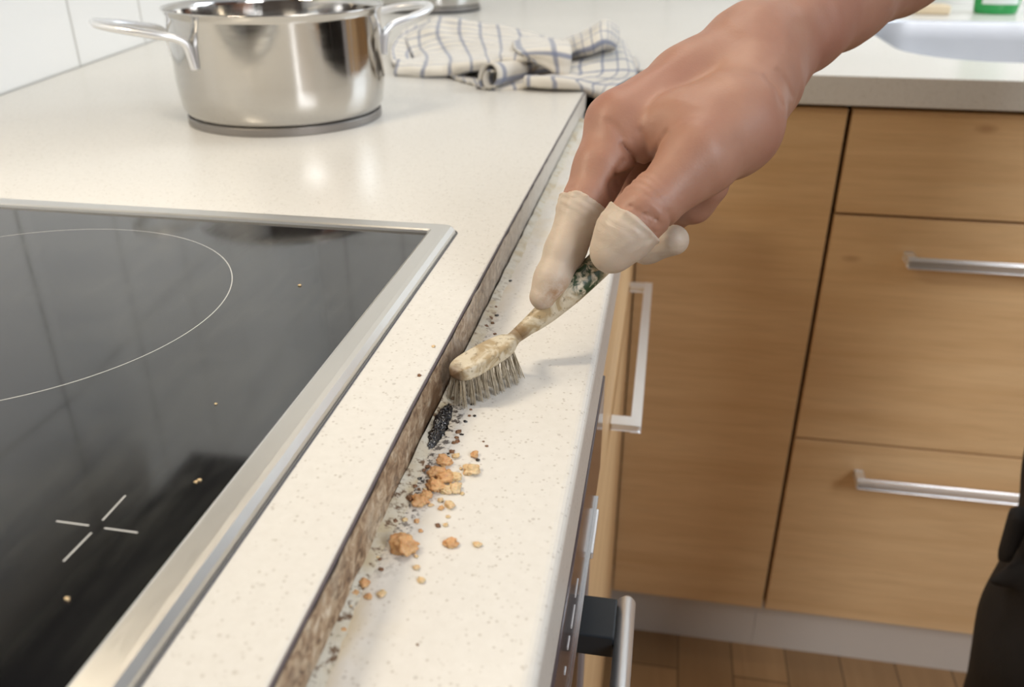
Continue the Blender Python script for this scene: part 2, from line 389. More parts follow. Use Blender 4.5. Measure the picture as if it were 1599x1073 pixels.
# ------------------------------------------------------------------ sink
sk = empty('sink', (0.6, 1.07, -T), 'oval-cornered stainless steel sink bowl under the worktop, beyond the arm', 'sink')
bm = bmesh.new(); loops = []
for off, z, rr in ((0.0004, -0.0004, 0), (0.0022, -0.0008, 0), (0.0030, -0.004, 0), (0.0034, -0.03, 0), (0.005, -0.10, 0), (0.012, -0.165, 0), (0.040, -0.185, 0), (0.12, -0.190, 0)):
    loops.append([bm.verts.new((p.x, p.y, z)) for p in rrect(SX0 + off, SY0 + off, SX1 - off, SY1 - off, max(0.03, SR - off), 10)])
for A, B in zip(loops, loops[1:]):
    n = len(A)
    for i in range(n): bm.faces.new((A[i], A[(i + 1) % n], B[(i + 1) % n], B[i]))
bm.faces.new(loops[-1])
link('bowl', bm, m_steel('sink_steel', (0.60, 0.61, 0.63), 0.45), sk, True)
bm = bmesh.new(); lathe(bm, [(0, -0.189), (0.03, -0.188), (0.042, -0.1885), (0.044, -0.1895)], (0.6, 1.07, 0), 40); link('drain', bm, CHROME, sk, True)
rehome(sk)

# ------------------------------------------------------------------ sink-side cabinets (fronts at y = 0.727)
YF = 0.727; ZT = -0.0393; ZB = -0.7895; XG = 0.2869; FTK = 0.019
def bar_handle(name, parent, a, b, out, r=0.0045, post=0.008):
    """flat-ended bar between a and b, standing off the front by vector out (towards the room)"""
    a = Vector(a); b = Vector(b); out = Vector(out); ax = (b - a).normalized(); n = out.normalized(); s = ax.cross(n)
    bm = bmesh.new()
    obox(bm, (a + b) / 2 + out, ax, n, s, (b - a).length, r * 2, r * 2.2, 0.0012)
    for e, sg in ((a, 1), (b, -1)):
        obox(bm, e + ax * sg * post * 0.5 + out * 0.5, ax, n, s, post, out.length - r, r * 2.0, 0.0006)
    return link(name, bm, CHROME, parent)
cc = empty('base_cabinet', (0.17, 1.0, FL), 'beech corner base cabinet with a plain door, behind the hand', 'cabinet')
boxo('door', (0.0585, YF, ZB), (XG - 0.002, YF + FTK, ZT), WOODX, cc, 0.001)
boxo('carcass', (0.064, YF + FTK + 0.001, ZB), (XG, 1.55, -0.192), GAPW, cc)
boxo('plinth', (0.0, YF + 0.045, FL), (XG + 0.0005, YF + 0.06, ZB - 0.001), PLINTH, cc)
rehome(cc)
dc = empty('drawer_cabinet', (0.58, 1.0, FL), 'beech three-drawer base cabinet under the sink, right of the dark joint', 'cabinet')
boxo('carcass', (XG + 0.001, YF + FTK + 0.001, ZB), (0.886, 1.55, -0.2), GAPW, dc)
boxo('plinth', (XG + 0.001, YF + 0.045, FL), (0.886, YF + 0.06, ZB - 0.001), PLINTH, dc)
zs = [ZT, -0.1628, -0.4807, ZB]
hand = [None, ((0.3767, -0.2087), 0.80), ((0.3747, -0.5257), 0.80)]
for k in range(3):
    d = boxo('drawer_front', (XG + 0.0035, YF, zs[k + 1] + (0.0022 if k < 2 else 0)), (0.886, YF + FTK, zs[k] - (0.0012 if k else 0)), WOODX, dc, 0.001)
    if hand[k]:
        (hx, hz), hx2 = hand[k]; bar_handle('handle', d, (hx, YF, hz), (hx2, YF, hz), (0, -0.028, 0), 0.0042, 0.010)
rehome(dc)
dw = empty('base_cabinet', (1.07, 1.0, FL), 'beech base cabinet at the far right end of the sink run', 'cabinet')
boxo('door', (0.889, YF, ZB), (1.247, YF + FTK, ZT), WOODX, dw, 0.001)
boxo('carcass', (0.889, YF + FTK + 0.001, ZB), (1.247, 1.55, -0.0335), GAPW, dw)
boxo('plinth', (0.888, YF + 0.045, FL), (1.247, YF + 0.06, ZB - 0.001), PLINTH, dw); rehome(dw)

# ------------------------------------------------------------------ left run: drawer cabinet and oven (fronts at x = 0.057)
XF = 0.057; YO = 0.098
lc = empty('drawer_cabinet', (-0.2, 0.41, FL), 'beech side drawer cabinet with a bar handle, between oven and corner', 'cabinet')
d = boxo('drawer_front', (XF - FTK, YO + 0.006, -0.44), (XF, YF - 0.004, -0.064), WOODY, lc, 0.0012)
bar_handle('handle', d, (XF, 0.265, -0.20), (XF, 0.555, -0.20), (0.0205, 0, 0), 0.0030, 0.012)
boxo('drawer_front', (XF - FTK, YO + 0.006, ZB), (XF, YF - 0.004, -0.4425), WOODY, lc, 0.0012)
boxo('carcass', (-0.5, YO + 0.004, ZB), (XF - FTK - 0.001, YF + 0.03, -0.062), GAPW, lc)
boxo('plinth', (-0.01, YO + 0.002, FL), (0.0, YF + 0.04, ZB - 0.001), PLINTH, lc)
rehome(lc)
g = G('oven_panel_glass'); g.p(Base_Color=(0.10, 0.075, 0.075), Roughness=0.12); PANEL = g.m
ov = empty('oven', (-0.2, -0.2, FL + 0.1), 'built-in oven below the ledge with brown glass panel and silver bar handle', 'oven')
y0o = YO - 0.595
boxo('control_panel', (0.03, y0o, -0.121), (0.0605, YO - 0.004, -0.061), PANEL, ov, 0.0008)
bm = bmesh.new(); box(bm, (0.052, y0o, -0.1232), (0.0618, YO - 0.03, -0.1212)); link('panel_trim', bm, plain('bright_trim', (0.75, 0.77, 0.80), 0.2, 1.0), ov)
boxo('trim_clip', (0.0600, 0.024, -0.1275), (0.0630, 0.060, -0.1233), CHROME, ov, 0.0008)
dr = boxo('oven_door', (0.03, y0o, -0.60), (0.056, YO - 0.022, -0.127), plain('oven_door_glass', (0.03, 0.022, 0.018), 0.08), ov, 0.001)
boxo('side_trim', (0.02, YO - 0.020, -0.62), (0.0575, YO - 0.001, -0.124), plain('oven_side', (0.34, 0.30, 0.30), 0.4, 0.3), ov, 0.0006)
boxo('housing', (-0.46, y0o, -0.62), (0.028, YO - 0.004, -0.061), BLACKP, ov)
# handle: black brackets carrying a round silver bar
ZH = -0.178
bm = bmesh.new(); tube(bm, [(0.0805, 0.052, ZH), (0.0812, 0.0505, ZH), (0.0812, -0.45, ZH), (0.0805, -0.4515, ZH)], [0.0042, 0.005, 0.005, 0.0042], 28)
hb = link('handle', bm, CHROME, ov, True)
for yy in (0.018, -0.445):
    b = boxo('handle_bracket', (0.0562, yy, ZH - 0.008), (0.0765, yy + 0.029, ZH + 0.006), BLACKP, hb, 0.001)
# printed symbols on the panel
SYM = plain('symbol_print', (0.75, 0.75, 0.75), 0.5)
for (yy, zz, l) in ((-0.040, -0.088, 0.010), (-0.052, -0.092, 0.012), (-0.068, -0.090, 0.006), (-0.078, -0.094, 0.003), (-0.105, -0.088, 0.012), (-0.118, -0.090, 0.010)):
    boxo('panel_symbol', (0.06052, yy - l / 2, zz - 0.0007), (0.0608, yy + l / 2, zz + 0.0007), SYM, ov)
rehome(ov)
oc = empty('oven_cabinet', (-0.2, -0.2, FL), 'beech housing below the oven', 'cabinet')
boxo('drawer_front', (XF - FTK, y0o, ZB), (XF, YO - 0.004, -0.625), WOODY, oc, 0.001)
boxo('plinth', (-0.01, y0o, FL), (0.0, YO - 0.002, ZB - 0.001), PLINTH, oc)
rehome(oc)
nc = empty('base_cabinet', (-0.2, -0.72, FL), 'beech base cabinet at the near end of the side run, below the ledge', 'cabinet')
boxo('door', (XF - FTK, -0.95, ZB), (XF, y0o - 0.003, -0.064), WOODY, nc, 0.001)
boxo('carcass', (-0.5, -0.948, ZB), (XF - FTK - 0.001, y0o - 0.003, -0.062), GAPW, nc)
boxo('plinth', (-0.01, -0.95, FL), (0.0, y0o - 0.001, ZB - 0.001), PLINTH, nc); rehome(nc)

# ------------------------------------------------------------------ wall cupboards over the cooktop (their dark undersides mirror in the glass)
wc = empty('wall_cabinet', (-0.5, 0.2, 0.5), 'dark-bottomed wall cabinet with built-in lamp above the cooktop, mirrored in its glass', 'cabinet')
boxo('carcass', (-0.52, -0.6, 0.505), (-0.24, 0.58, 1.15), plain('cabinet_dark', (0.03, 0.028, 0.026), 0.6), wc, 0.002)
boxo('door', (-0.238, -0.6, 0.50), (-0.22, 0.58, 1.15), WOODY, wc, 0.001); rehome(wc)

# ------------------------------------------------------------------ pots
def pot(loc, rb, r, h, label, handles, rot, lid=False):
    o = empty('cooking_pot', loc, label, 'pot'); c = loc
    bm = bmesh.new()
    t = 0.0012
    prof = [(0, 0.005), (rb - 0.004, 0.005), (rb - 0.0015, 0.0072), (rb - 0.0005, 0.0082), (rb + (r - rb) * 0.45, 0.013), (r - 0.0008, 0.026), (r, 0.036), (r, h - 0.006), (r + 0.0012, h - 0.0018), (r + 0.0030, h), (r + 0.0026, h + 0.0008), (r - 0.0006, h - 0.001),
            (r - t, h - 0.005), (r - t, 0.036), (rb - 0.004, 0.012), (rb - 0.010, 0.009), (0, 0.009)]
    lathe(bm, prof, c, 96); link('body', bm, STEELP, o, True)
    bm = bmesh.new(); flat = [(rb - 0.002, 0.0), (rb + 0.0003, 0.0003), (rb + 0.0004, 0.0008), (rb + 0.0004, 0.0058), (rb - 0.0005, 0.0066)]
    lathe(bm, flat, c, 96); link('base_disc', bm, m_steel('base_steel', (0.30, 0.28, 0.26), 0.5), o, False)
    for sgn in handles:
        a = rot + (0 if sgn > 0 else math.pi); R_ = Matrix.Rotation(a, 3, 'Z'); C_ = Vector(c)
        P = [(r * .905, -0.037, h - 0.040), (r * .905 + 0.0015, -0.0368, h - 0.030), (r * .905 + 0.004, -0.0365, h - 0.0215), (r * .905 + 0.011, -0.036, h - 0.0165), (r + 0.016, -0.034, h - 0.0135), (r + 0.036, -0.026, h - 0.0095), (r + 0.049, -0.012, h - 0.0070), (r + 0.052, 0, h - 0.0060)]
        P = P + [(x, -y, z) for x, y, z in P[-2::-1]]
        P = [C_ + R_ @ Vector(q) for q in spline(P, 6)]
        bm = bmesh.new(); tube(bm, P, 0.0033, 14, sx=1.25); link('handle', bm, CHROME, o, True)
    if lid:
        bm = bmesh.new(); lathe(bm, [(r + 0.003, h + 0.001), (r + 0.003, h + 0.003), (r * 0.9, h + 0.008), (r * 0.4, h + 0.016), (0, h + 0.018)], c, 64); k = link('lid', bm, STEELP, o, True)
        bm = bmesh.new(); lathe(bm, [(0.006, h + 0.016), (0.006, h + 0.028), (0.016, h + 0.030), (0.017, h + 0.036), (0, h + 0.039)], c, 32); link('knob', bm, BLACKP, k, True)
    rehome(o); return o
pot((-0.245, 0.4045, 0.0), 0.0815, 0.0868, 0.0905, 'steel pot with two loop handles standing nearest, behind the cooktop', (-1, 1), math.radians(41))
pot((-0.357, 1.318, 0.0035), 0.0885, 0.090, 0.12, 'shiny steel pot far back behind the checked towel, only its foot in view', (-1, 1), math.radians(-50), True)
bm = bmesh.new(); lathe(bm, [(0, 0), (0.088, 0), (0.0905, 0.0012), (0.0905, 0.0030), (0.088, 0.0035), (0, 0.0035)], (-0.357, 1.318, 0), 64)
tag(link('trivet', bm, BLACKP, None, True), 'thin black round trivet under the far steel pot', 'trivet')

# ------------------------------------------------------------------ detergent bottle and sponge beyond the sink
bo = empty('detergent_bottle', (0.640, 1.43, 0), 'green dish soap bottle with a pale label, standing behind the sink', 'bottle')
g = G('green_liquid_plastic'); g.p(Base_Color=(0.03, 0.42, 0.10), Roughness=0.15); g.b.inputs['Transmission Weight'].default_value = 0.25; GREEN = g.m
def oval(bm, prof, c, sy=0.6, seg=48):
    n0 = len(bm.verts); lathe(bm, prof, (0, 0, 0), seg); bm.verts.ensure_lookup_table()
    for v in bm.verts[n0:]: v.co = Vector((c[0] + v.co.x, c[1] + v.co.y * sy, c[2] + v.co.z))
bm = bmesh.new(); oval(bm, [(0, 0), (0.033, 0.0), (0.036, 0.003), (0.038, 0.02), (0.039, 0.09), (0.033, 0.14), (0.018, 0.165), (0.012, 0.172), (0, 0.172)], (0.640, 1.43, 0)); link('body', bm, GREEN, bo, True)
bm = bmesh.new(); oval(bm, [(0.0135, 0.172), (0.0135, 0.190), (0.006, 0.194), (0.005, 0.205), (0, 0.206)], (0.640, 1.43, 0), 1.0); link('cap', bm, plain('white_cap', (0.8, 0.8, 0.78), 0.4), bo, True)
bm = bmesh.new()
for sgn in (-1,):
    N = 14; va = []
    for k in range(N + 1):
        a = math.radians(-90 - 48 + 96 * k / N); rr = 0.0397
        va.append([bm.verts.new((0.640 + rr * math.cos(a), 1.43 + rr * 0.615 * math.sin(a), z)) for z in (0.017, 0.10)])
    for A, B in zip(va, va[1:]): bm.faces.new((A[0], B[0], B[1], A[1]))
lb = link('label', bm, plain('paper_label', (0.74, 0.80, 0.76), 0.5), bo, True); tag(lb, 'pale label on the green bottle')
rehome(bo)
bm = bmesh.new(); box(bm, (0.497, 1.385, 0.0), (0.555, 1.425, 0.016), 0.004, 3)
tag(link('sponge', bm, plain('sponge_beige', (0.72, 0.60, 0.42), 0.9), None, True), 'small beige sponge on the worktop behind the sink, left of the green bottle', 'sponge')

# ------------------------------------------------------------------ checked dish towel
def m_towel():
    g = G('checked_cotton'); uv = g.n.new('ShaderNodeUVMap').outputs[0]; u, v, _ = g.sep(uv)
    def ln(c, wd=0.06):
        f = g.math('FRACT', c); d = g.math('ABSOLUTE', g.math('SUBTRACT', f, 0.5)); return g.ramp(d, [(wd, 1.0), (wd * 1.6, 0.0)])
    lu, lv = ln(u), ln(v)
    col = g.mix(g.math('MULTIPLY', lu, 0.8), (0.70, 0.655, 0.57), (0.20, 0.22, 0.30)); col = g.mix(g.math('MULTIPLY', lv, 0.8), col, (0.17, 0.20, 0.30))
    wv = g.noise(900, 2); g.p(Base_Color=col, Roughness=0.9); g.b.inputs['Sheen Weight'].default_value = 0.25
    g.bump(wv, 0.35, 0.0006); return g.m
TOW = []
def patch(rows, us, vs, u0=0.5, v0=0.5, n=7, wob=0.0):
    """rows of (px, py, worldY) control points -> smooth sheet"""
    P = [[U(x, y, 1, Y) for x, y, Y in r] for r in rows]
    R1 = [spline(r, n) for r in P]; m = len(R1[0])
    cols = [spline([R1[i][j] for i in range(len(R1))], n) for j in range(m)]
    V = [[cols[j][i] for j in range(m)] for i in range(len(cols[0]))]
    # arc-length uv keeps the checks square
    base = len(TOW_V)
    ul = [0.0]
    mid = V[len(V) // 2]
    for a, b in zip(mid, mid[1:]): ul.append(ul[-1] + (b - a).length)
    vl = [0.0]; mj = m // 2
    for i in range(len(V) - 1): vl.append(vl[-1] + (V[i + 1][mj] - V[i][mj]).length)
    for i, r in enumerate(V):
        for j, p in enumerate(r):
            q = Vector(p)
            if wob: q += Vector((0, -1, 0.6)) * wob * noise.noise(Vector((q.x * 55, q.z * 90 + us, q.y * 30)))
            q.z = max(q.z, 0.0012) if (q.y < 0.556 or q.y > 0.70 or q.x < -0.10) and q.x < 0 or q.y > 0.70 else q.z
            TOW_V.append(q); TOW_UV.append((u0 + ul[j] / us, v0 + vl[i] / vs))
    for i in range(len(V) - 1):
        for j in range(m - 1):
            a = base + i * m + j; TOW_F.append((a, a + 1, a + m + 1, a + m))
TOW_V, TOW_F, TOW_UV = [], [], []
C1 = 0.0225
# main lobe sweeping in from the left, folded under at its front
patch([[(650, 60, .90), (668, 46, .89), (695, 36, .88), (742, 44, .86), (800, 52, .83), (850, 62, .80)],
       [(650, 47, .86), (668, 37, .87), (692, 28, .87), (740, 35, .84), (800, 45, .81), (858, 60, .78)],
       [(634, 58, .82), (655, 50, .82), (688, 46, .82), (740, 50, .80), (805, 56, .77), (868, 66, .74)],
       [(640, 78, .76), (655, 74, .77), (690, 62, .78), (742, 62, .76), (806, 66, .72), (872, 72, .70)],
       [(645, 93, .71), (665, 88, .71), (700, 80, .73), (748, 76, .71), (806, 78, .67), (868, 80, .65)],
       [(622, 96, .650), (665, 98, .650), (708, 93, .655), (752, 89, .645), (800, 85, .62), (850, 84, .61)],
       [(617, 106, .622), (662, 106, .620), (708, 102, .620), (755, 96, .610), (800, 91, .60), (840, 88, .595)],
       [(616, 117, .618), (660, 116, .613), (708, 111, .612), (756, 103, .605), (800, 96, .597), (836, 92, .592)],
       [(622, 122, .625), (660, 122, .622), (706, 117, .622), (754, 108, .615), (800, 100, .61), (836, 95, .60)],
       [(630, 121, .68), (664, 119, .68), (706, 112, .68), (754, 104, .67), (800, 98, .66), (836, 95, .65)]], C1 * 1.15, C1 * 0.9, 0.48, 0.5, 7, 0.0040)
# left rim: rolled hem around the hollow
patch([[(628, 96, .70), (622, 78, .76), (634, 58, .83), (656, 46, .88), (690, 30, .90)],
       [(614, 92, .69), (613, 74, .75), (626, 54, .82), (652, 39, .87), (684, 26, .89)],
       [(613, 100, .67), (611, 84, .73), (622, 62, .80), (648, 46, .85), (682, 32, .87)],
       [(630, 102, .67), (626, 86, .73), (638, 66, .80), (658, 54, .84), (686, 42, .86)],
       [(645, 96, .70), (640, 86, .74), (650, 74, .80), (664, 62, .83), (690, 52, .84)]], C1, C1, 0.2, 0.1, 6, 0.002)
# centre knuckle falling to a point
patch([[(800, 62, .76), (830, 58, .74), (862, 62, .70), (884, 64, .68)],
       [(802, 76, .66), (835, 72, .64), (866, 70, .62), (890, 70, .62)],
       [(812, 84, .60), (838, 80, .59), (868, 80, .585), (892, 84, .59)],
       [(826, 90, .590), (846, 94, .582), (872, 104, .575), (890, 108, .58)],
       [(838, 97, .590), (856, 106, .580), (874, 117, .575), (887, 119, .58)],
       [(850, 96, .62), (866, 104, .61), (880, 110, .61), (892, 108, .61)]], C1 * 1.4, C1 * 1.4, 0.35, 0.1, 7, 0.001)
# right bundle with gathered stripes
patch([[(868, 66, .80), (888, 60, .80), (915, 50, .80), (945, 38, .80), (962, 46, .80)],
       [(872, 72, .72), (890, 64, .72), (916, 50, .72), (945, 34, .72), (964, 44, .74)],
       [(880, 82, .66), (893, 74, .66), (918, 62, .65), (944, 50, .66), (966, 62, .70)],
       [(888, 92, .64), (898, 86, .63), (920, 78, .62), (944, 68, .64), (960, 72, .68)],
       [(895, 92, .68), (902, 90, .67), (922, 84, .66), (944, 76, .67), (962, 76, .72)]], C1 * 0.5, C1 * 1.3, 0.1, 0.3, 7, 0.003)
# right drape reaching over the gap towards the sink counter
patch([[(884, 78, .68), (910, 80, .70), (940, 70, .74), (965, 62, .78), (975, 66, .80)],
       [(878, 96, .64), (905, 92, .65), (940, 84, .68), (968, 76, .74), (982, 84, .76)],
       [(870, 112, .60), (900, 108, .60), (938, 100, .63), (972, 96, .69), (988, 102, .712)],
       [(855, 119, .570), (898, 120, .575), (935, 118, .60), (970, 118, .64), (992, 118, .690)],
       [(822, 120, .562), (860, 121, .560), (900, 126, .565), (938, 134, .590), (966, 134, .610)],
       [(818, 128, .557), (860, 130, .553), (905, 134, .560), (932, 146, .580), (950, 152, .585)],
       [(820, 133, .560), (860, 136, .557), (908, 139, .565), (930, 152, .590), (944, 158, .592)],
       [(830, 131, .59), (866, 133, .585), (908, 134, .59), (930, 142, .605), (946, 148, .61)]], C1 * 1.1, C1 * 1.1, 0.3, 0.2, 7, 0.0015)
patch([[(968, 70, .82), (978, 84, .80), (990, 100, .79)], [(976, 80, .78), (986, 96, .76), (997, 108, .74)], [(972, 92, .74), (984, 108, .71), (996, 120, .704)], [(960, 104, .70), (974, 118, .69), (990, 128, .69)]], C1, C1, 0.4, 0.2, 5, 0.001)
# rolled corner: a spiral sheet
ax0, ax1 = U(764, 121, 1, .553), U(868, 100, 1, .665)
axd = (ax1 - ax0); e1 = Vector((axd.y, -axd.x, 0)).normalized(); e2 = Vector((0, 0, 1)); base = len(TOW_V); NA, NB = 60, 16
for i in range(NA + 1):
    a = math.radians(60 + 560 * i / NA); rad = 0.0050 + 0.0078 * i / NA
    for j in range(NB + 1):
        t = j / NB; flare = 1 + 0.30 * (1 - t) ** 2
        q = ax0 + axd * (t + 0.02 * math.sin(a)) + (e1 * math.cos(a) * 0.9 + e2 * math.sin(a) * 1.0) * rad * flare
        q.z = max(q.z, 0.0012); TOW_V.append(q); TOW_UV.append((0.25 + t * 2.6, 0.30 + i / NA * 2.4))
for i in range(NA):
    for j in range(NB):
        a = base + i * (NB + 1) + j; TOW_F.append((a, a + 1, a + NB + 2, a + NB + 1))
# tail that leads out from under the lobe into the roll
patch([[(700, 115, .625), (722, 122, .618), (742, 128, .605), (765, 130, .595), (800, 126, .60), (840, 118, .60)],
       [(702, 117, .612), (724, 127, .598), (745, 134, .582), (768, 136, .572), (802, 130, .580), (845, 122, .585)],
       [(704, 118, .606), (726, 131, .585), (748, 139, .566), (772, 142, .556), (806, 137, .562), (850, 128, .567)],
       [(712, 119, .606), (735, 131, .590), (755, 139, .568), (778, 143, .560), (806, 139, .563), (848, 131, .568)]], C1, C1, 0.3, 0.1, 6, 0.0006)
tw = npmesh('dish_towel', TOW_V, TOW_F, m_towel())
uvl = tw.data.uv_layers.new(name='UVMap')
for lp in tw.data.loops: uvl.data[lp.index].uv = TOW_UV[lp.vertex_index]
so_ = tw.modifiers.new('thick', 'SOLIDIFY'); so_.thickness = 0.0016; so_.offset = -1
tag(tw, 'crumpled white towel with a blue-grey window-pane check, lying behind the slab end', 'towel')

# ------------------------------------------------------------------ implicit-surface mesher for bodies
def rc(P, a, b, ra, rb):
    a = np.array(a); b = np.array(b); ba = b - a; L2 = ba @ ba
    t = np.clip(((P - a) @ ba) / L2, 0, 1)
    q = P - a - t[:, None] * ba
    return np.sqrt((q * q).sum(1)) - (ra + (rb - ra) * t)
def smin(a, b, k):
    h = np.clip(0.5 + 0.5 * (b - a) / k, 0, 1); return b * (1 - h) + a * h - k * h * (1 - h)
def mesh_sdf(f, lo, hi, h, B=8):
    lo = np.array(lo, float); n = np.ceil((np.array(hi) - lo) / h / B).astype(int)
    bi = np.stack(np.meshgrid(*[np.arange(k) for k in n], indexing='ij'), -1).reshape(-1, 3)
    c = lo + (bi * B + B / 2) * h; d = np.concatenate([f(c[i:i + 200000]) for i in range(0, len(c), 200000)])
    bi = bi[np.abs(d) < B * h * 0.87 + 0.006]
    g = np.stack(np.meshgrid(*[np.arange(B + 1)] * 3, indexing='ij'), -1).reshape(-1, 3)
    NN = n * B + 2; key = lambda c: (c[..., 0] * NN[1] + c[..., 1]) * NN[2] + c[..., 2]
    keys, verts, quads = [], [], []
    E = [(a, b) for a in range(8) for b in range(a + 1, 8) if bin(a ^ b).count('1') == 1]
    cor = np.array([[(i >> 0) & 1, (i >> 1) & 1, (i >> 2) & 1] for i in range(8)])
    for s0 in range(0, len(bi), 300):
        b = bi[s0:s0 + 300]; idx = b[:, None, :] * B + g[None]
        P = lo + idx.reshape(-1, 3) * h
        v = f(P).reshape(len(b), B + 1, B + 1, B + 1)
        cv = np.stack([v[:, c[0]:B + c[0], c[1]:B + c[1], c[2]:B + c[2]] for c in cor], -1)
        neg = cv < 0; act = neg.any(-1) & ~neg.all(-1)
        w_ = np.argwhere(act)
        if not len(w_): continue
        vals = cv[act]; pos = np.zeros((len(w_), 3)); cnt = np.zeros(len(w_))
        for a_, b_ in E:
            va, vb = vals[:, a_], vals[:, b_]; m = (va < 0) != (vb < 0)
            t = np.where(m, va / np.where(m, va - vb, 1), 0)
            pos += m[:, None] * (cor[a_] + t[:, None] * (cor[b_] - cor[a_])); cnt += m
        cell = b[w_[:, 0]] * B + w_[:, 1:]
        verts.append(lo + (cell + pos / cnt[:, None]) * h); keys.append(key(cell + 1))
        for ax in range(3):
            o = [0, 0, 0]; o[ax] = 1
            A_ = v[:, :B, :B, :B]; B_ = v[:, o[0]:B + o[0], o[1]:B + o[1], o[2]:B + o[2]]
            m = np.argwhere((A_ < 0) != (B_ < 0)); sgn = (A_ < 0)[tuple(m.T)]
            cc_ = b[m[:, 0]] * B + m[:, 1:] + 1
            u_, v_ = [(1, 2), (2, 0), (0, 1)][ax]; du = np.zeros(3, int); du[u_] = 1; dv = np.zeros(3, int); dv[v_] = 1
            q = np.stack([key(cc_ - du - dv), key(cc_ - dv), key(cc_), key(cc_ - du)], 1)
            q[~sgn] = q[~sgn][:, ::-1]; quads.append(q)
    keys = np.concatenate(keys); verts = np.concatenate(verts); quads = np.concatenate(quads)
    keys, ui = np.unique(keys, return_index=True); verts = verts[ui]
    ix = np.searchsorted(keys, quads); ix = np.clip(ix, 0, len(keys) - 1); ok = (keys[ix] == quads).all(1)
    return verts, ix[ok]
def dpt(x, y, d): return np.array(D(x, y, d))

# ------------------------------------------------------------------ person: hand, forearm, clothes
def chain(pts): return [(dpt(*a[:3]), dpt(*b[:3]), a[3], b[3]) for a, b in zip(pts, pts[1:])]
INDEX = [(968, 200, .386, .0135), (940, 262, .381, .0123), (912, 322, .377, .0102), (882, 392, .372, .0076), (862, 436, .3695, .0066), (848, 463, .3685, .0052)]
THUMB = [(1142, 203, .372, .0185), (1090, 245, .360, .0162), (1010, 326, .353, .0108), (976, 364, .354, .0106), (955, 393, .355, .0084)]
MIDDLE = [(990, 205, .405, .0125), (978, 300, .420, .0095), (978, 358, .408, .0080), (1010, 383, .386, .0070), (1052, 375, .376, .0060)]
RING = [(1015, 220, .420, .0120), (1010, 300, .430, .0095), (1045, 335, .422, .0085), (1085, 318, .408, .0085), (1108, 290, .398, .0090)]
LITTLE = [(1045, 230, .432, .0105), (1040, 290, .440, .0085), (1080, 310, .434, .0075), (1110, 290, .424, .0075)]
PALM = [[(962, 192, .388, .0128), (1080, 130, .402, .0170), (1175, 85, .413, .0215)],
        [(985, 195, .404, .0125), (1090, 150, .416, .0165), (1185, 100, .420, .0210)],
        [(1012, 215, .419, .0120), (1105, 185, .424, .0165), (1182, 115, .425, .0190)],
        [(1042, 230, .431, .0110), (1125, 215, .428, .0165), (1185, 122, .430, .0180)],
        [(1158, 182, .378, .0175), (1176, 118, .400, .0205)],
        [(1130, 222, .392, .0175), (1178, 137, .408, .0195)],
        [(985, 222, .384, .0105), (1060, 200, .374, .0135), (1120, 190, .376, .0160)]]
ARM = [(1172, 84, .413, .0222), (1250, 38, .432, .0218), (1310, -1, .448, .0232), (1400, -60, .475, .0270), (1500, -122, .50, .0310), (1680, -235, .545, .0400), (1900, -380, .60, .0410)]
elbow = dpt(1900, -380, .60)
def fgroup(P, ch, k=0.004):
    d = None
    for a, b, ra, rb in ch:
        e = rc(P, a, b, ra, rb); d = e if d is None else smin(d, e, k)
    return d
GR = {n: chain(c) for n, c in dict(i=INDEX, t=THUMB, m=MIDDLE, r=RING, l=LITTLE, a=ARM).items()}
PG = [chain(c) for c in PALM]
def groove(P, d, p, q, wdt, amp, span=None):
    """a crease: plane through p facing q"""
    n = (q - p) / np.linalg.norm(q - p); t = (P - p) @ n; rr = np.linalg.norm(P - p, axis=1)
    return d + amp * np.exp(-(t / wdt) ** 2) * (rr < (span or 0.02))
k2 = np.array(D(1664, 1095, .78)); k1 = np.array(U(1788, 755, 1, k2[1] + .03)); dr_ = (k2 - k1) / (k1[2] - k2[2])
hip = k1 - dr_ * (0.0 - k1[2]); oth = np.array([.06, -.19, 0.0]); shR = hip + oth * .5 + np.array([0, .21, .47])
def finger_i(P):
    d = fgroup(P, GR['i']); a, b, _, _ = GR['i'][2]
    for t, am in ((0.02, .0005), (-0.10, .0004), (0.12, .0003)): d = groove(P, d, a + (b - a) * t, b + (b - a) * t, .0008, am, .016)
    return d
def finger_t(P):
    d = fgroup(P, GR['t'], .006); a, b, _, _ = GR['t'][1]
    L_ = b - a; s = np.cross(L_, np.array(M3 @ Vector((0, 0, 1)))); s /= np.linalg.norm(s)
    for t, am, w_, tl in ((0.88, .0006, .0006, .15), (0.95, .0009, .0007, .05), (1.02, .0008, .0006, -.15), (0.80, .0003, .0006, .2)):
        c = a + L_ * t; n = L_ / np.linalg.norm(L_) + s * tl; n /= np.linalg.norm(n); d = groove(P, d, c, c + n, w_, am, .016)
    return d
HC = np.array(D(1080, 190, .40))
hole_a, hole_b = dpt(968, 292, .372), dpt(1012, 262, .392)
CREASE = [([(950, 190), (962, 200), (972, 214)], 6.0, .0006), ([(972, 226), (984, 240), (992, 252), (1003, 262)], 3.6, .0017), ([(1040, 208), (1030, 228), (1019, 250), (1008, 266)], 5.0, .0013),
          ([(975, 250), (960, 268), (962, 286)], 3.0, .0010), ([(1000, 205), (1008, 222), (1012, 240)], 4.5, .0007),
          ([(982, 322), (998, 330), (1015, 338), (1027, 344)], 2.2, .0010), ([(988, 348), (1004, 353), (1021, 363)], 2.2, .0009), ([(1012, 326), (1022, 336), (1030, 350)], 2.0, .0006), ([(990, 334), (1006, 343), (1022, 352)], 2.0, .0007),
          ([(1195, 120), (1212, 140), (1222, 165)], 3.5, .0007), ([(1215, 110), (1228, 130), (1236, 150)], 4.0, .0006)]
M3n = np.array(M3)
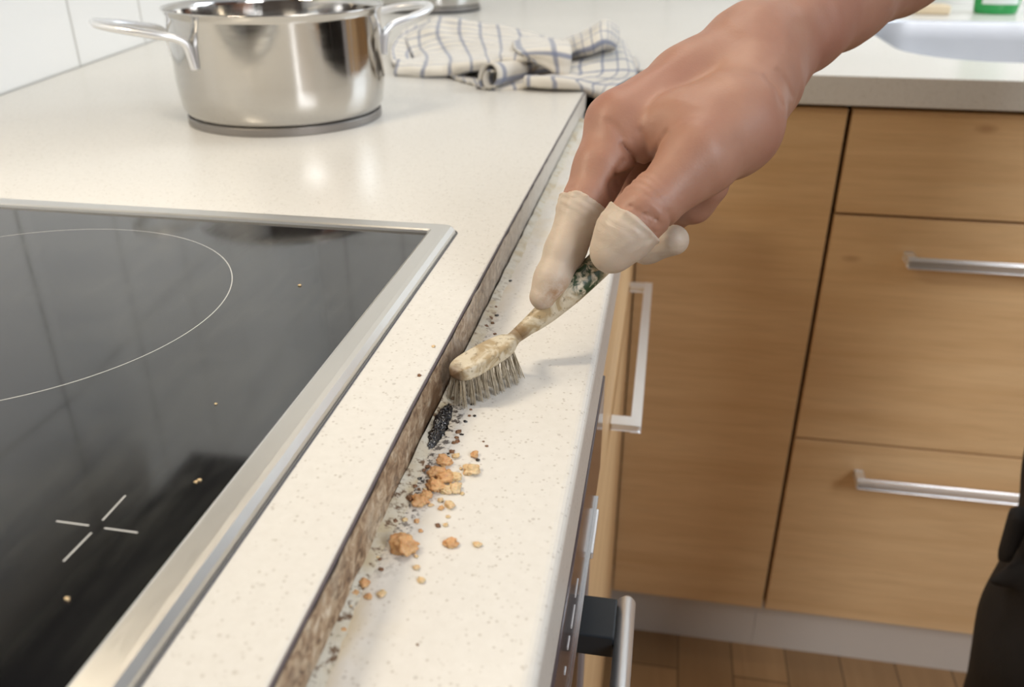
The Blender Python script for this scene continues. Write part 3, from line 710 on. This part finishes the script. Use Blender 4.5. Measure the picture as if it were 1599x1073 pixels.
def crease(P, d, pl, wd, am):
    c = (P - np.array(CAM)) @ M3n; z = np.maximum(-c[:, 2], 1e-4); u = 799.5 + F * c[:, 0] / z; v = 536.5 - F * c[:, 1] / z
    dm = np.full(len(P), 1e9)
    for (x0_, y0_), (x1_, y1_) in zip(pl, pl[1:]):
        bx, by = x1_ - x0_, y1_ - y0_; t = np.clip(((u - x0_) * bx + (v - y0_) * by) / (bx * bx + by * by), 0, 1)
        dm = np.minimum(dm, np.hypot(u - x0_ - t * bx, v - y0_ - t * by))
    return d + am * np.exp(-(dm / wd) ** 2) * (z < .392)
def body(P):
    d = None
    for ch in PG:
        e = fgroup(P, ch, .010); d = e if d is None else smin(d, e, .011)
    d = smin(d, fgroup(P, GR['a'], .012), .010)
    d = smin(d, rc(P, elbow, shR, .041, .047), .02)
    a2 = (dpt(1215, 48, .448), dpt(1500, -115, .53), .016, .026); d = smin(d, rc(P, *a2), .008)
    # extensor tendon towards the index knuckle and wrist hollow
    d = smin(d, rc(P, dpt(965, 180, .380), dpt(1140, 80, .402), .0065, .0075), .010)
    near = np.linalg.norm(P - HC, axis=1) < .12
    if near.any():
        Q = P[near]; e = d[near]
        e = smin(e, finger_i(Q), .009); e = smin(e, fgroup(Q, GR['m']), .0045); e = smin(e, fgroup(Q, GR['r']), .0035); e = smin(e, fgroup(Q, GR['l']), .0035)
        tt = finger_t(Q); e = smin(e, tt, .0035 + .0115 * np.clip(((Q - np.array(GR['t'][1][0])) @ (np.array(GR['t'][0][0]) - np.array(GR['t'][1][0]))) / .02 / .02 + 0.55, 0, 1))
        # hollow between thumb web and index
        hl = rc(Q, hole_a, hole_b, .0050, .0030); e = -smin(-e, hl, .004)
        # folds of the web and creases of the thumb joint and wrist
        for pl, wd_, am in CREASE: e = crease(Q, e, pl, wd_, am)
        d = d.copy(); d[near] = e
    ns = np.sin(P[:, 0] * 260 + 2 * np.sin(P[:, 1] * 170)) * np.sin(P[:, 2] * 230 + 1.7 * np.sin(P[:, 0] * 120))
    return d + ns * .00022
pr = empty('person', (0.52, 0.42, FL), 'person reaching in from the right in black trousers, scrubbing with white finger cots on', 'person')
allp = np.array([x for ch in list(GR.values()) + PG for t in ch for x in t[:2]] + [shR])
lo = allp.min(0) - .05; hi = allp.max(0) + .05
V, Q = mesh_sdf(body, lo, hi, .0011)
def m_skin():
    g = G('skin'); n = g.noise(38, 4, 0.6); n2 = g.noise(14, 2)
    col = g.mix(g.ramp(n, [(0.3, 0.0), (0.75, 1.0)]), (0.40, 0.215, 0.145), (0.34, 0.165, 0.11)); col = g.mix(g.math('MULTIPLY', g.ramp(n2, [(0.45, 0), (0.7, 1)]), 0.5), col, (0.34, 0.14, 0.10))
    g.p(Base_Color=col, Roughness=0.50); g.b.inputs['Subsurface Weight'].default_value = 0.25; g.b.inputs['Subsurface Radius'].default_value = (1.0, 0.35, 0.2); g.b.inputs['Subsurface Scale'].default_value = 0.003
    v = g.vor(900); g.bump(g.math('ADD', g.noise(700, 3), g.math('MULTIPLY', v, 0.8)), 0.12, 0.0004); return g.m
npmesh('body', V, Q, m_skin(), pr)
def m_latex():
    g = G('white_latex'); n = g.noise(45, 3); x = g.ramp(g.noise(60, 4, 0.7), [(0.60, 0.0), (0.72, 1.0)])
    col = g.mix(n, (0.50, 0.395, 0.30), (0.55, 0.465, 0.375)); tip = dpt(868, 458, .365)
    dv = g.new('ShaderNodeVectorMath', operation='DISTANCE'); g.set(dv.inputs[0], g.co); dv.inputs[1].default_value = tuple(tip)
    st = g.math('MULTIPLY', g.rng(dv.outputs['Value'], 0.0095, 0.002), g.ramp(g.noise(230, 4, 0.7), [(0.38, 0.0), (0.6, 1.0)]))
    col = g.mix(g.math('MULTIPLY', st, 0.75), col, (0.34, 0.17, 0.06))
    g.p(Base_Color=col, Roughness=0.5); g.b.inputs['Subsurface Weight'].default_value = 0.2; g.b.inputs['Subsurface Scale'].default_value = 0.002
    w_ = g.noise(120, 3, 0.6, vec=g.mapv((1, 1, 2.2)), dist=1.5); g.bump(w_, 0.22, 0.0010); return g.m
LAT = m_latex()
def cot(fn, cut, nrm, lo, hi, label):
    nrm = nrm / np.linalg.norm(nrm)
    def f(P):
        t = (P - cut) @ nrm
        wv = .00035 * np.sin(P[:, 0] * 900 + 3 * np.sin(P[:, 2] * 400)) * np.sin(P[:, 1] * 700 + P[:, 2] * 500)
        rim = .00055 * np.exp(-((t - .0006) / .0007) ** 2)
        d = fn(P) - .00075 - rim + wv * np.exp(-(t / .012) ** 2)
        return np.maximum(d, -(t + .0007 * np.sin(P[:, 0] * 500 + P[:, 2] * 300)))
    V, Q = mesh_sdf(f, lo, hi, .0008); o = npmesh('finger_cot', V, Q, LAT, pr); tag(o, label); return o
def bb(ch, m=.02):
    a = np.array([x for t in ch for x in t[:2]]); return a.min(0) - m, a.max(0) + m
b_ = bb(GR['i'][1:]); cut = dpt(908, 318, .377); cot(finger_i, cut, dpt(853, 452, .3685) - dpt(920, 300, .379), *b_, 'stained white finger cot on the index finger')
b_ = bb(GR['t'][1:]); cut = dpt(994, 347, .353); cot(finger_t, cut, (dpt(957, 392, .355) - dpt(1008, 330, .353)) * 1.0, *b_, 'white finger cot on the thumb')
b_ = bb(GR['m'][2:]); cut = dpt(985, 372, .397); cot(lambda P: fgroup(P, GR['m']), cut, dpt(1052, 375, .376) - dpt(985, 368, .397), *b_, 'white finger cot on the curled middle finger')

# trousers and shirt
def cloth_sdf(ch, k, amp, fr):
    def f(P):
        d = None
        for a, b, ra, rb in ch:
            e = rc(P, a, b, ra, rb); d = e if d is None else smin(d, e, k)
        wv = np.sin(P[:, 2] * fr + 3 * np.sin(P[:, 1] * 17) + 2 * np.sin(P[:, 0] * 23)) * np.sin(P[:, 1] * fr * .6 + P[:, 2] * 9)
        return d - amp * wv
    return f
k2 = np.array(D(1664, 1095, .78)); k1 = np.array(U(1788, 755, 1, k2[1] + .03)); dr_ = (k2 - k1) / (k1[2] - k2[2])
knee = k1 + dr_ * (k1[2] + .43); ank = np.array([knee[0] - .02, knee[1], FL + .05]); hip = k1 - dr_ * (0.0 - k1[2])
oth = np.array([.06, -.19, 0.0])
leg = [(hip, knee, .098, .078), (knee, ank, .078, .058)]
ch = leg + [(a + oth, b + oth, ra, rb) for a, b, ra, rb in leg] + [(hip, hip + oth, .10, .10)]
fs_ = [(np.array(U(1592, 805, 1, k2[1])), np.array(U(1570, 868, 1, k2[1])), .009, .007), (np.array(U(1585, 900, 1, k2[1])), np.array(U(1556, 908, 1, k2[1])), .009, .006)]
base_f = cloth_sdf(ch, .03, .0035, 34)
def trou(P):
    d = base_f(P)
    for a, b, ra, rb in fs_: d = smin(d, rc(P, a, b, ra, rb), .012)
    return np.maximum(d, P[:, 2] - .07)
pts_ = np.array([x for t in ch for x in t[:2]])
V, Q = mesh_sdf(trou, pts_.min(0) - .13, pts_.max(0) + .14, .006)
g = G('black_denim'); g.p(Base_Color=g.mix(g.noise(60, 3), (0.010, 0.010, 0.012), (0.018, 0.018, 0.022)), Roughness=0.85); g.bump(g.noise(300, 3), 0.4, 0.001)
npmesh('trousers', V, Q, g.m, pr)
wst = hip + oth * .5; sh = wst + np.array([.02, 0.04, .47]); shR = sh + np.array([-.02, .17, .0]); shL = sh + np.array([0.0, -.17, .0])
tch = [(wst + np.array([.02, .08, .03]), sh + np.array([0, .09, -.1]), .105, .11), (wst + np.array([.02, -.08, .03]), sh + np.array([0, -.09, -.1]), .105, .11), (shL, shR, .07, .07), (shR, (shR + elbow) / 2, .065, .055)]
ts = cloth_sdf(tch, .05, .003, 30)
pts_ = np.array([x for t in tch for x in t[:2]])
V, Q = mesh_sdf(ts, pts_.min(0) - .14, pts_.max(0) + .14, .008)
npmesh('shirt', V, Q, plain('dark_navy_cotton', (0.015, 0.018, 0.03), 0.9), pr)
for yy in (0, 1):
    c = ank + oth * yy; sd = cloth_sdf([(np.array([c[0] + .03, c[1], FL + .036]), np.array([c[0] - .13, c[1], FL + .030]), .036, .030), (np.array([c[0] + .02, c[1], FL + .05]), np.array([c[0], c[1], FL + .09]), .038, .045)], .03, 0, 1)
    V, Q = mesh_sdf(lambda P: np.maximum(sd(P), FL + .001 - P[:, 2]), (c[0] - .2, c[1] - .08, FL - .02), (c[0] + .12, c[1] + .08, FL + .16), .005)
    npmesh('shoe', V, Q, plain('black_shoe', (0.02, 0.02, 0.02), 0.6), pr)
rehome(pr)

# ------------------------------------------------------------------ toothbrush
tb = empty('toothbrush', U(760, 560, 2, -0.005), 'old stained cream toothbrush held in the fingers, bristles in the grimy joint', 'brush')
g = G('stained_plastic'); n = g.noise(230, 4, 0.65); n2 = g.noise(110, 3, 0.6, dist=0.8)
col = g.mix(n, (0.54, 0.46, 0.31), (0.66, 0.59, 0.46)); col = g.mix(g.math('MULTIPLY', g.ramp(n2, [(0.46, 0), (0.60, 1)]), 0.75), col, (0.32, 0.21, 0.08))
col = g.mix(g.math('MULTIPLY', g.ramp(g.noise(420, 4, 0.7), [(0.58, 0), (0.66, 1)]), 0.7), col, (0.13, 0.09, 0.05))
def spot(g, c, r0, r1):
    dv = g.new('ShaderNodeVectorMath', operation='DISTANCE'); g.set(dv.inputs[0], g.co); dv.inputs[1].default_value = tuple(c); return g.rng(dv.outputs['Value'], r0, r1)
gm = g.math('MULTIPLY', spot(g, D(913, 432, .368), .0105, .0065), g.ramp(g.noise(260, 3, 0.6, dist=1.0), [(0.36, 0.0), (0.52, 1.0)]))
col = g.mix(gm, col, (0.028, 0.055, 0.022))
col = g.mix(g.math('MULTIPLY', spot(g, U(808, 528, 2, -.004), .0075, .004), 0.75), col, (0.20, 0.11, 0.04))
col = g.mix(g.math('MULTIPLY', spot(g, U(706, 588, 2, -.005), .0065, .003), 0.9), col, (0.10, 0.05, 0.02))
g.p(Base_Color=col, Roughness=0.42); g.bump(n, 0.3, 0.0008); TBM = g.m
h0 = U(712, 583, 2, -.0045); h1 = U(797, 533, 2, -.0015); hx = (h1 - h0); HL = hx.length; hx.normalize(); hy = Vector((0, 0, 1)).cross(hx).normalized(); hz = hx.cross(hy).normalized()
if hz.z < 0: hz = -hz; hy = -hy
bm = bmesh.new(); rings = []
for i in range(21):
    t = i / 20; s_ = -0.0022 + (HL + 0.0044) * t
    wd_ = 0.0066 * (max(0.0, 1 - abs(2 * t - 1) ** 3.2)) ** 0.5 * (1 - 0.12 * t); th = 0.0033 * (max(0.0, 1 - abs(2 * t - 1) ** 9)) ** 0.5
    if t > 0.9: wd_ = max(wd_, 0.0032)
    wd_ = max(wd_, 0.0006); th = max(th, 0.0005)
    rings.append([bm.verts.new(h0 + hx * s_ + hy * wd_ * (abs(math.cos(a)) ** .45) * (1 if math.cos(a) > 0 else -1) + hz * th * (abs(math.sin(a)) ** .4) * (1 if math.sin(a) > 0 else -1)) for a in [2 * math.pi * (k + .5) / 24 for k in range(24)]])
for A, B in zip(rings, rings[1:]):
    for k in range(24): bm.faces.new((A[k], A[(k + 1) % 24], B[(k + 1) % 24], B[k]))
bm.faces.new(rings[0][::-1]); bm.faces.new(rings[-1])
link('head', bm, TBM, tb, True)
hp = [h0 + hx * (HL - 0.001), D(806, 525, .3712), D(822, 512, .3710), D(850, 490, .3710), D(890, 455, .3712), D(935, 413, .3745), D(1000, 350, .381), D(1075, 285, .392), D(1125, 245, .400)]
hr = [0.0026, 0.0027, 0.0032, 0.0044, 0.0052, 0.0054, 0.0054, 0.0050, 0.0040]
sp_ = spline(hp, 6); rr_ = []
for k in range(len(sp_)):
    f_ = k / 6; i0 = min(int(f_), len(hr) - 2); rr_.append(hr[i0] + (hr[i0 + 1] - hr[i0]) * (f_ - i0))
bm = bmesh.new(); tube(bm, sp_, rr_, 20, sx=1.12, up=tuple(M3 @ Vector((0, 0, 1)))); link('handle', bm, TBM, tb, True)
rnd = random.Random(5); bm = bmesh.new()
for i in range(9):
    for j in range(3):
        s_ = 0.0008 + (HL - 0.0030) * i / 8; yy = (j - 1.0) * 0.0036 * (0.7 if i in (0, 8) else 1)
        c = h0 + hx * s_ + hy * yy - hz * 0.0022
        for k in range(24):
            a = rnd.random() * 6.28; q = 0.00095 * math.sqrt(rnd.random()); st = c + hx * q * math.cos(a) + hy * q * math.sin(a)
            fl = hx * (rnd.gauss(0, .045) + 0.26 * (i - 3.0) / 6) + hy * (rnd.gauss(0, .05) + (j - 1.0) * .18); dirn = (-hz * .25 + Vector((0, 0, -.75)) + fl).normalized()
            ln_ = (st.z + S - 0.0004 + rnd.uniform(0, .0014)) / max(.3, -dirn.z); ln_ = min(ln_, .0145)
            en = st + dirn * ln_; md_ = st + dirn * ln_ * .5 + hx * rnd.gauss(0, .0002)
            if en.x < 0.0018: en.x = 0.0018 + rnd.random() * .0008
            tube(bm, [st, md_, en], [0.000125, 0.00012, 0.00007], 4, cap=False)
g = G('bristle_nylon'); g.p(Base_Color=g.mix(g.noise(500, 2), (0.30, 0.235, 0.15), (0.62, 0.55, 0.42)), Roughness=0.5)
tag(link('bristles', bm, g.m, tb), 'splayed tan bristles', kind='stuff')
rehome(tb)

# ------------------------------------------------------------------ burnt grease and crumbs
def lump(name, c, r, mat, seed, flat=0.7, sub=3, rough=0.35, axis=None, parent=None):
    bm = bmesh.new(); bmesh.ops.create_icosphere(bm, subdivisions=sub, radius=1.0)
    for v in bm.verts:
        n_ = v.co.normalized(); k = 1 + rough * noise.noise(n_ * 1.3 + Vector((seed * 7.3, seed, 0))) + rough * .55 * noise.noise(n_ * 3.1 + Vector((seed, seed * 3.1, 5))) + rough * .3 * noise.noise(n_ * 7.7 + Vector((seed, 2, 5)))
        v.co = Vector((n_.x * r[0] * k, n_.y * r[1] * k, n_.z * r[2] * k))
    zm = min(v.co.z for v in bm.verts)
    for v in bm.verts: v.co.z -= zm * flat
    for v in bm.verts: v.co.z = max(v.co.z, 0)
    if axis: bmesh.ops.rotate(bm, verts=bm.verts, cent=(0, 0, 0), matrix=Matrix.Rotation(axis, 3, 'Z'))
    o = link(name, bm, mat, parent, True); o.location = c; return o
g = G('burnt_grease'); g.p(Base_Color=(0.006, 0.006, 0.009), Roughness=0.10); g.b.inputs['IOR'].default_value = 1.9; g.bump(g.noise(300, 2, 0.5, vec=g.mapv((1, 1.6, 1))), 0.8, 0.002); GREASE = g.m
gr = None
for k, (x, y, rx_, ry_) in enumerate([(681, 666, .0026, .0165)]):
    c = U(x, y, 2, -S); bm = bmesh.new(); bmesh.ops.create_icosphere(bm, subdivisions=5, radius=1.0)
    for v in bm.verts:
        n_ = v.co.normalized(); kk = 1 + .35 * noise.noise(n_ * 2.5) + .45 * noise.noise(Vector((n_.x * 3, n_.y * 18, n_.z * 3)))
        v.co = Vector((n_.x * rx_ * kk, n_.y * ry_ * (1 + .1 * noise.noise(n_ * 4)), max(0, n_.z * .0030 * kk)))
    go = link('burnt_grease', bm, GREASE, None, True); go.location = (0.0046, c.y, -S); go.rotation_euler = (0, 0, 0)
    tag(go, 'glossy black lump of burnt grease in the joint, just below the brush', 'grease')
def m_crumb(name, a, b):
    g = G(name); n = g.noise(220, 4, 0.65)
    g.p(Base_Color=g.mix(g.ramp(n, [(0.3, 0), (0.7, 1)]), a, b), Roughness=0.5); g.b.inputs['Subsurface Weight'].default_value = 0.25; g.b.inputs['Subsurface Scale'].default_value = 0.0015
    g.bump(n, 0.5, 0.001); return g.m
GOLD = m_crumb('golden_crumb', (0.52, 0.25, 0.09), (0.70, 0.46, 0.23)); PALE = m_crumb('pale_crumb', (0.62, 0.42, 0.20), (0.78, 0.62, 0.38)); BRN = m_crumb('brown_crumb', (0.10, 0.045, 0.02), (0.28, 0.14, 0.06))
rnd = random.Random(11)
def crumb(x, y, rp, mat, z, label, group, k, hgt=0.8):
    c = U(x, y, 2, z); d = (c - CAM).length; r = rp * 0.88 / F * d
    cc_ = (c.x, c.y, z)
    o = lump('crumb', cc_, (r * rnd.uniform(.9, 1.15), r * rnd.uniform(1.0, 1.35), r * hgt * rnd.uniform(.8, 1.1)), mat, k, .55, 4 if rp > 5 else 3, .5, rnd.uniform(0, 3))
    return tag(o, label, 'crumb', group)
big = [(632, 858, 19, GOLD, 'largest golden crumb on the ledge, lying alone below the heap'), (704, 851, 10, GOLD, 'round orange crumb right of the largest crumb, the left one of two'),
       (745, 852, 6, PALE, 'small tan crumb on the ledge, furthest to the right below the heap'), (741, 712, 7, GOLD, 'small orange crumb on the ledge just above the pale crumb right of the heap'),
       (736, 737, 11, PALE, 'pale rounded crumb at the right side of the heap'), (694, 724, 13, GOLD, 'flat golden crumb at the top of the heap'), (681, 741, 14, GOLD, 'orange crumb in the upper middle of the heap'),
       (694, 750, 13, GOLD, 'orange-tan crumb in the middle of the heap'), (680, 763, 14, GOLD, 'ragged golden crumb in the lower middle of the heap'), (711, 748, 9, PALE, 'pale crumb on the right shoulder of the heap'),
       (711, 766, 11, PALE, 'pale yellow crumb at the lower right of the heap'), (697, 768, 9, PALE, 'pale crumb below the middle of the heap'), (656, 785, 12, GOLD, 'dark orange crumb at the lower left end of the heap'), (666, 777, 9, GOLD, 'golden crumb beside the dark orange one at the lower end of the heap'),
       (703, 791, 8, PALE, 'pale crumb a little below the heap'), (712, 714, 6, PALE, 'small tan crumb above the top of the heap'), (640, 780, 7, BRN, 'brown crumb at the left foot of the heap'),
       (569, 913, 8, GOLD, 'golden-brown crumb at the joint, upper one of the near pair'), (553, 929, 7, GOLD, 'golden-brown crumb at the joint, lower left of the near pair'), (575, 933, 6, GOLD, 'tan crumb right of the near pair at the joint'),
       (597, 929, 6, PALE, 'pale tan crumb right of the near golden group'), (650, 888, 5, PALE, 'small tan crumb below the largest crumb'), (658, 907, 6, PALE, 'faint pale crumb two places below the largest crumb')]
for k, (x, y, r, m, l) in enumerate(big):
    o = crumb(x, y, r, m, -S, l, 'food crumbs on the ledge', k + 1, .7)
small = [(684, 822), (696, 821), (657, 830), (651, 815), (632, 813), (622, 800), (617, 815), (600, 835), (590, 872), (530, 972), (519, 1004), (540, 962), (547, 948), (536, 985), (510, 1020), (673, 790), (688, 783), (722, 772), (720, 733), (668, 752), (664, 766), (700, 737), (719, 757), (689, 795), (618, 845), (650, 870), (700, 808)]
for k, (x, y) in enumerate(small):
    zl, zg = (('tiny food crumb strewn in or just beside the heap', 'tiny crumbs in the heap') if y < 800 and x > 640 else
              ('tiny food crumb on the ledge between the heap and the largest crumb', 'tiny crumbs below the heap') if y < 880 else
              ('tiny food crumb stuck in the joint nearest the bottom of the photo', 'tiny crumbs at the near end of the joint'))
    crumb(x, y, rnd.uniform(2.6, 4.6), rnd.choice([PALE, GOLD, BRN, PALE]), -S, zl, zg, 40 + k)
burnt = [(737, 632), (735, 640), (733, 650), (727, 659), (716, 675), (713, 684), (721, 679), (709, 692), (714, 690), (700, 709), (706, 706), (710, 712), (698, 715), (662, 735), (668, 730), (655, 748), (648, 760), (645, 740), (660, 752), (654, 764), (637, 766), (634, 776), (628, 787), (622, 793), (741, 650), (755, 690), (760, 697), (746, 719), (640, 756), (573, 888), (575, 893), (567, 905), (553, 938), (494, 1050), (593, 874), (595, 890), (600, 838), (764, 487), (756, 517), (753, 523), (748, 530), (769, 505), (776, 493), (774, 480), (759, 510), (742, 535), (766, 497), (773, 522), (797, 439), (652, 1007)]
for k, (x, y) in enumerate(burnt):
    zl, zg = (('dark burnt speck on the ledge beyond the brush head', 'burnt specks beyond the brush') if y < 560 else
              ('dark burnt speck in the row right of the grease lump', 'burnt specks right of the grease lump') if y < 717 and x < 745 else
              ('dark speck lying apart, right of the food heap', 'dark specks right of the heap') if x > 742 else
              ('dark burnt speck at the left side of the food heap', 'burnt specks left of the heap') if y < 800 else
              ('dark burnt speck along the joint below the food heap', 'burnt specks below the heap'))
    crumb(x, y, rnd.uniform(2.0, 4.2), BRN if k % 3 else GREASE, -S, zl, zg, 90 + k, .5)
for k, (x, y, r, l) in enumerate([(677, 542, 3.2, 'tiny tan crumb on the raised slab, the upper one of two left of the brush'), (655, 587, 3.2, 'tiny tan crumb on the raised slab, the lower one of two left of the brush')]):
    crumb(x, y, r, BRN if k else PALE, 0.0, l, 'crumbs on the raised slab', 160 + k)
for k, (x, y, r, l) in enumerate([(306, 753, 3.0, 'tiny tan crumb on the cooktop glass right of the printed cross, left of a pair'), (312, 750, 2.8, 'tiny tan crumb on the cooktop glass right of the printed cross, right of a pair'), (105, 936, 4.0, 'small green-grey crumb on the cooktop glass below the printed cross'), (337, 631, 2.0, 'tiny pale speck on the glass inside the lower right of the cooking zone ring'), (468, 446, 2.4, 'tiny pale speck on the glass right of the cooking zone ring')]):
    crumb(x, y, r, PALE, 0.0023, l, 'specks on the cooktop glass', 170 + k, .6)
